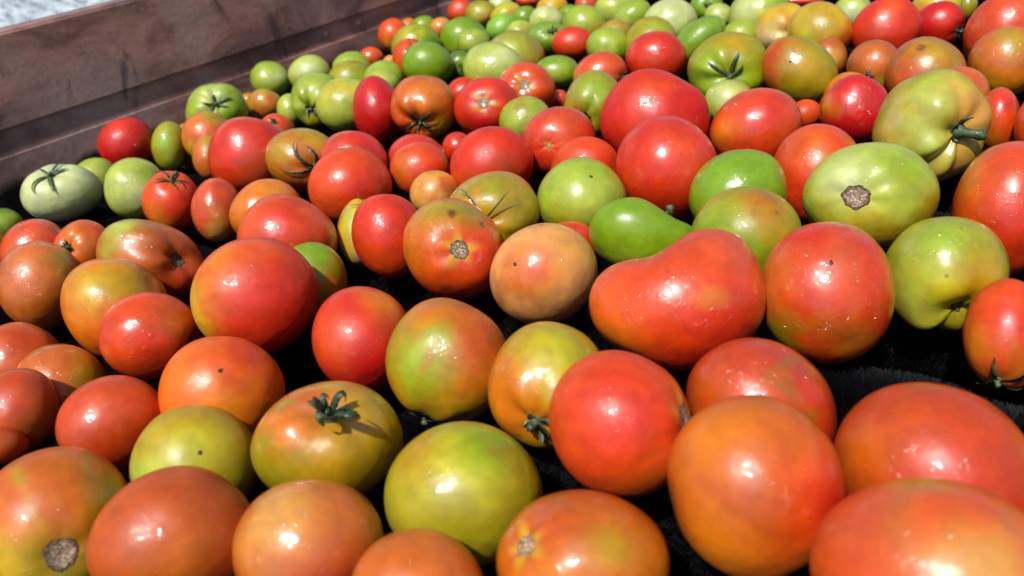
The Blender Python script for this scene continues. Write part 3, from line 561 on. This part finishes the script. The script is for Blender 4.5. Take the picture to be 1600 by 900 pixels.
class Tomato:
    def __init__(s, t, z, idx):
        s.t, s.z = t, z
        s.rng = rng = np.random.default_rng(1000 + idx)
        x0, x1, y0, y1 = t['bb']
        s.px = ((x1 - x0) + (y1 - y0)) / 4
        dn = t['d'] / np.linalg.norm(t['d'])
        s.ez = -dn
        s.ex = EX - (EX @ dn) * dn; s.ex /= np.linalg.norm(s.ex)
        s.ey = np.cross(s.ez, s.ex)                      # up in the picture
        s.B3 = np.stack([s.ex, s.ey, s.ez])              # local -> world rows
        s.C0 = CAM + t['d'] * z
        R = t['rp'] * z; s.R = R
        p = t.get('pole')
        if p is None:
            th = rng.uniform(0, 2 * math.pi)
            s.pole = nrm(np.array([.75 * math.cos(th), .75 * math.sin(th), -.75])); s.hid = True
        else:
            w = p[2] if len(p) > 2 else math.sqrt(max(.02, 1 - p[0] ** 2 - p[1] ** 2))
            s.pole = nrm(np.array([p[0], -p[1], w])); s.hid = False
        h = np.array([0., 1, 0]) if abs(s.pole[1]) < .9 else np.array([1., 0, 0])
        s.pa = nrm(np.cross(h, s.pole)); s.pb = np.cross(s.pole, s.pa)
        s.lf = [(nrm(rng.normal(size=3)), rng.uniform(.5, .9), rng.normal() * .040) for _ in range(9)]
        s.ph = rng.uniform(0, 6.28)
        sa, sr = t.get('S', (rng.uniform(-40, 40), rng.uniform(1.0, 1.06)))
        sa = -math.radians(sa)
        c_, s_ = math.cos(sa), math.sin(sa)
        Rm = np.array([[c_, s_, 0], [-s_, c_, 0], [0, 0, 1]])
        s.L = Rm.T @ np.diag([sr, 1 / sr, 1]) @ Rm
        s.sc = np.array([R, R, R]); s.off = np.zeros(3)
        M, S = (60, 92) if s.px > 62 else ((40, 60) if s.px > 30 else (26, 38))
        th = np.linspace(.012, math.pi - .012, M)
        ph = np.linspace(0, 2 * math.pi, S + 1)[:-1]
        TH, PH = np.meshgrid(th, ph, indexing='ij')
        s.D = s.dirs(TH.ravel(), PH.ravel()); s.fs = topo(M, S)
        for _ in range(3):
            V = s.surf(s.D); Wp = s.C0 + V @ s.B3
            q = (Wp - CAM) @ np.stack([EX, EY, EZ]).T
            u = 800 + F * q[:, 0] / q[:, 2]; v = 450 + F * q[:, 1] / q[:, 2]
            kx, ky = (x1 - x0) / (u.max() - u.min()), (y1 - y0) / (v.max() - v.min())
            s.sc[0] *= kx; s.sc[1] *= ky
            s.sc[2] = math.sqrt(s.sc[0] * s.sc[1]) * t.get('CZ', 1.0)
            V = s.surf(s.D); Wp = s.C0 + V @ s.B3
            q = (Wp - CAM) @ np.stack([EX, EY, EZ]).T
            u = 800 + F * q[:, 0] / q[:, 2]; v = 450 + F * q[:, 1] / q[:, 2]
            s.C0 = s.C0 + EX * ((x0 + x1) / 2 - (u.max() + u.min()) / 2) * z / F + EY * ((y0 + y1) / 2 - (v.max() + v.min()) / 2) * z / F
        s.base = s.C0 - np.array([0, 0, R])
    def dirs(s, th, ph):
        return np.sin(th)[:, None] * (np.cos(ph)[:, None] * s.pa + np.sin(ph)[:, None] * s.pb) + np.cos(th)[:, None] * s.pole
    def angs(s, Dr):
        th = np.arccos(np.clip(Dr @ s.pole, -1, 1)); ph = np.arctan2(Dr @ s.pb, Dr @ s.pa); return th, ph
    def surf(s, Dr):
        t = s.t; th, ph = s.angs(Dr)
        r = np.ones(len(Dr))
        for d_, w, am in s.lf: r += am * np.exp(-(np.arccos(np.clip(Dr @ d_, -1, 1)) / w) ** 2)
        dm = t.get('dim', .06)
        r -= dm * np.exp(-(th / .30) ** 2) * 1.15; r += dm * .30 * np.exp(-((th - .62) / .30) ** 2)
        k, am = t.get('rib', (5, .010))
        r += am * (.65 + .5 * np.cos(ph * 1 + 2 * s.ph)) * np.cos(k * ph + s.ph + .8 * np.sin(ph * 2 + s.ph)) * np.exp(-((th - .50) / .42) ** 2) * np.clip(th / .12, 0, 1)
        r += .35 * am * np.cos(k * ph + s.ph) * np.sin(th)
        r -= .018 * np.exp(-((math.pi - th) / .22) ** 2)
        for u, v, w, a_, *zz in t.get('B', []):
            d_ = nrm(np.array([u, -v, zz[0] if zz else math.sqrt(max(0, 1 - u * u - v * v))]))
            r += a_ * np.exp(-(np.arccos(np.clip(Dr @ d_, -1, 1)) / w) ** 2)
        return ((Dr * r[:, None]) @ s.L.T) * s.sc
    def colour(s):
        t = s.t; Dr = s.D; rng = s.rng
        c = np.tile(lin(C[t['c']]), (len(Dr), 1))
        th, ph = s.angs(Dr)
        wob = np.zeros(len(Dr))
        for _ in range(9):
            d_ = nrm(rng.normal(size=3)); wob += rng.normal() * .10 * np.sin(rng.uniform(4, 9) * (Dr @ d_) + rng.uniform(0, 6))
        for _ in range(8):
            d_ = nrm(rng.normal(size=3)); wob += rng.normal() * .035 * np.sin(rng.uniform(12, 26) * (Dr @ d_) + rng.uniform(0, 6))
        mer = sum(rng.normal() * .16 * np.sin(k_ * ph + rng.uniform(0, 6) + .5 * wob) for k_ in (5, 8, 13, 21)) * np.sin(th)
        wob = wob + mer * (.6 if not s.hid else .45)
        for u, v, w, cn in t.get('P', []):
            rr = math.hypot(u, v)
            d_ = nrm(np.array([u, -v, math.sqrt(max(.02, 1 - rr * rr))]))
            an = np.arccos(np.clip(Dr @ d_, -1, 1)) * (1 + wob * (1.0 if w > .2 else 1.6))
            wt = np.exp(-(an / w) ** 2)[:, None]
            wt = np.clip(wt * 1.1, 0, 1)
            c = c * (1 - wt) + lin(C[cn]) * wt
        c *= (1 + .14 * wob)[:, None]
        streak = np.exp(-(th / .8) ** 2) * .05 * np.sin(ph * 9 + 3 * wob)
        c *= (1 + streak)[:, None]
        if t.get('star') or t.get('scar') and t.get('scol') in (None, 'pale', 'faint'):
            wd = t.get('scar', .12) * (1.35 + .45 * np.cos(5 * ph + s.ph) + .3 * np.cos(3 * ph))
            wt = np.exp(-(th / wd) ** 4)[:, None] * .85
            c = c * (1 - wt) + lin((216, 178, 62)) * wt
        elif not s.hid and t.get('cal'):
            wt = np.exp(-(th / .22) ** 2)[:, None] * .45
            c = c * (1 - wt) + lin((150, 140, 50)) * wt
        mx = c.max(1, keepdims=True); rt = c / mx
        eb = 1 + .85 * np.clip((1 - rt[:, 2:] - .6) / .35, 0, 1)
        c = mx * rt ** np.concatenate([np.ones_like(eb), np.full_like(eb, 1.10), eb], 1)
        return np.clip(c * ALB, 0.003, .85)
    def to(s, V): return s.C0 + V @ s.B3 - s.base        # local coords -> object coords
    def build(s):
        t = s.t
        V = s.to(s.surf(s.D))
        o = mesh_obj('tomato', V, s.fs, SKIN, None, s.base, col=s.colour())
        o['label'] = t['label']; o['category'] = 'tomato'; o['group'] = 'tomatoes riding on the brush rollers'
        if t.get('scar'): s.scar(o)
        if t.get('cal'): s.calyx(o)
        for key in ('dot', 'speck'):
            if key in t: s.dot(o, *t[key], key)
        return o
    def scar(s, o):
        t = s.t; w = t['scar']; rng = s.rng; big = s.px > 60
        S = 28 if big else 16; M = 8 if big else 5
        ph = np.linspace(0, 2 * math.pi, S + 1)[:-1]
        edge = 1 + .05 * np.sin(3 * ph + s.ph) + .03 * np.sin(7 * ph + 2 * s.ph) + rng.normal(0, .04, S)
        c0, c1 = SCOL[t.get('scol', 'tan')]
        vs, cs = [], []
        for i in range(M):
            q = i / (M - 1)
            Dr = s.dirs(w * (.03 + .97 * q) * edge, ph)
            P = s.surf(Dr)
            up = nrm(P) * s.R * (.010 - .012 * q ** 6 + (.010 * (rng.random(S) - .4) * (1 if 0 < i < M - 1 else 0)) - .010 * math.exp(-(q / .35) ** 2))[:, None] if True else 0
            vs.append(P + up)
            k = np.clip((q - .62) / .3, 0, 1)
            kk = k + rng.random(S) * (.35 if i < M - 1 else 0)
            cs.append(lin(c0) * (1 - np.clip(kk, 0, 1))[:, None] + lin(c1) * np.clip(kk, 0, 1)[:, None])
        fs = [[i * S + j, (i + 1) * S + j, (i + 1) * S + (j + 1) % S, i * S + (j + 1) % S] for i in range(M - 1) for j in range(S)] + [list(range(S))]
        mesh_obj('stem_scar', s.to(np.vstack(vs)), fs, SCAR, o, col=np.vstack(cs) * ALB)
    def dot(s, o, u, v, key):
        d0 = nrm(np.array([u, -v, math.sqrt(1 - u * u - v * v)])); h = nrm(np.cross(d0, [.3, 1, .2])); g = np.cross(d0, h)
        S = 10; ph = np.linspace(0, 2 * math.pi, S + 1)[:-1]
        e_ = .045 * (1 + s.rng.normal(0, .25, S))
        rows = []
        for q, up in ((.15, .012), (.6, .010), (1.0, -.006)):
            Dr = nrm(d0 + q * e_[:, None] * (np.cos(ph)[:, None] * h + np.sin(ph)[:, None] * g))
            P = s.surf(Dr); rows.append(P + nrm(P) * s.R * up)
        fs = [[i * S + j, (i + 1) * S + j, (i + 1) * S + (j + 1) % S, i * S + (j + 1) % S] for i in range(2) for j in range(S)] + [list(range(S))]
        col = np.tile(lin((96, 70, 34)), (S * 3, 1))
        mesh_obj('blossom_scar' if key == 'dot' else 'blemish', s.to(np.vstack(rows)), fs, SCAR, o, col=col)
    def tube(s, pts, rads, S=8):
        pts = np.array(pts); V, fs = [], []
        tg = np.gradient(pts, axis=0); tg = nrm(tg)
        a_ = nrm(np.cross(tg[0], [.31, .77, .55]))
        for i, (p, r) in enumerate(zip(pts, rads)):
            a_ = nrm(a_ - (a_ @ tg[i]) * tg[i]); b_ = np.cross(tg[i], a_)
            for j in range(S):
                an = 2 * math.pi * j / S; V.append(p + r * (math.cos(an) * a_ + math.sin(an) * b_))
        n = len(pts)
        for i in range(n - 1):
            for j in range(S): fs.append([i * S + j, i * S + (j + 1) % S, (i + 1) * S + (j + 1) % S, (i + 1) * S + j])
        fs.append(list(range(S))[::-1]); fs.append([(n - 1) * S + j for j in range(S)])
        return np.array(V), fs
    def calyx(s, o):
        t = s.t; rng = s.rng; R = s.R; size = t['cal']; st = t.get('cst', 'star')
        d0 = s.dirs(np.array([.01]), np.array([0.]))
        P0 = s.surf(d0)[0]
        up = nrm(P0)
        # hub with the stem stub: one piece
        slen = {'star': .20, 'curl': .16, 'clump': .26, 'thick': .42, 'spike': .16, 'stub': .36}[st] * R * (.8 + .4 * rng.random())
        if t.get('stem'): slen = .5 * R
        rad = {'thick': .085, 'stub': .08, 'curl': .075}.get(st, .055) * R
        side = nrm(np.cross(up, rng.normal(size=3)))
        if st == 'thick': side = nrm(np.array([.9, -.15, 0]) - (np.array([.9, -.15, 0]) @ up) * up)
        if st == 'stub': side = nrm(np.array([0, 1., 0]) - up * up[1]) ; 
        pts = [P0 - up * .04 * R]; n = 7
        bend = {'thick': 1.1, 'stub': 1.0, 'curl': 1.0}.get(st, .6)
        cur = P0.copy()
        for i in range(1, n):
            q = i / (n - 1); pts.append(cur + up * slen * q * (1 - .25 * bend * q) + side * slen * bend * .5 * q * q)
        rads = [rad * 2.3, rad * 1.5, rad * 1.0, rad * .9, rad * .95, rad * 1.2, rad * .85]
        V, fs = s.tube(pts, rads, 9 if s.px > 40 else 7)
        hub = mesh_obj('calyx', s.to(V), fs, GREEN, o)
        ns = {'spike': 5, 'stub': 4}.get(st, 5 if rng.random() < .6 else 6)
        for k in range(ns):
            ph = 2 * math.pi * (k + .35 * rng.normal() * .6) / ns + s.ph
            L = size * (.6 + .65 * rng.random())
            wd = {'star': .048, 'curl': .062, 'clump': .060, 'thick': .065, 'spike': .022, 'stub': .04}[st] * R * (.8 + .4 * rng.random())
            lift = {'star': .07, 'curl': .42, 'clump': .30, 'thick': .25, 'spike': .35, 'stub': .30}[st] * (.5 + rng.random())
            m_ = 9 if s.px > 40 else 6
            q = np.linspace(0, 1, m_)
            tw = rng.normal() * .35
            reach = L * (1 if st in ('star', 'spike') else .72)
            if st == 'curl': reach = L * rng.uniform(.42, .7)
            thq = .05 + reach * q * (1 - (.45 * q if st in ('curl', 'clump', 'thick') else 0))
            Dr = s.dirs(thq, ph + tw * q ** 2)
            P = s.surf(Dr); nn = nrm(P)
            lf = lift * L * R * (q ** 1.6) + .018 * R
            if st in ('curl',): lf = (.35 + .55 * rng.random()) * L * R * np.sin(q * 2.8) + .02 * R
            if st == 'star': lf = lf + .10 * L * R * np.sin(q * 3.0) * rng.random()
            mid = P + nn * lf[:, None]
            tg = nrm(np.gradient(mid, axis=0)); sd = nrm(np.cross(tg, nn)); nn2 = np.cross(sd, tg)
            wq = wd * np.array([.75 + 1.2 * x - 1.95 * x ** 2.2 + .05 for x in q]).clip(.06)
            cup = .5
            VV = np.concatenate([mid - sd * wq[:, None] + nn2 * (wq * cup)[:, None], mid + nn2 * (.02 * wd), mid + sd * wq[:, None] + nn2 * (wq * cup)[:, None], mid - nn2 * (.13 * wd)], 0)
            f2 = []
            for i in range(m_ - 1):
                for a1, b1 in ((0, 1), (1, 2), (2, 3), (3, 0)):
                    f2.append([a1 * m_ + i, b1 * m_ + i, b1 * m_ + i + 1, a1 * m_ + i + 1])
            f2.append([0, m_, 2 * m_, 3 * m_]); f2.append([m_ - 1, 4 * m_ - 1, 3 * m_ - 1, 2 * m_ - 1])
            mesh_obj('sepal', s.to(VV), f2, GREEN, hub)

ALB = .80
built = []
for i, t in enumerate(TOM):
    k = Tomato(t, float(ZS[i]), i)
    built.append((k.build(), k))

# the load goes on past the picture's right and far edges
def more():
    rng = np.random.default_rng(77)
    have = [(k.C0, k.R) for _, k in built]
    src = [(o, k) for o, k in built if not o.children and k.px > 24 and k.hid]
    n = 0
    for _ in range(6000):
        o, k = src[rng.integers(len(src))]
        R_ = .5 * (float(rng.uniform(.028, .038)) + k.R)
        p = np.array([rng.uniform(RX + .05, .62), rng.uniform(.2, 1.95), R_])
        q = np.stack([EX, EY, EZ]) @ (p - CAM)
        if q[2] < .2: continue
        u, v, rp = 800 + F * q[0] / q[2], 450 + F * q[1] / q[2], F * R_ / q[2] * 1.15
        if not (v + rp < -8 or u - rp > 1610): continue
        if any(((p - c) ** 2).sum() < (.97 * (R_ + r)) ** 2 for c, r in have): continue
        have.append((p, R_)); n += 1
        c = o.copy(); COL.objects.link(c)
        f_ = R_ / k.R
        c.scale = (f_, f_, f_); c.rotation_euler = (0, 0, float(rng.uniform(0, 6.28)))
        c.location = (p[0], p[1], p[2] - R_)
        c['label'] = 'tomato lying farther along the brushes, past the edge of the photographed load'
        c['group'] = 'tomatoes farther along the brushes'
        if n >= 95: break
more()
print('tomatoes', len(TOM), 'left overlap mm', round(PEN_LEFT * 1000, 1))
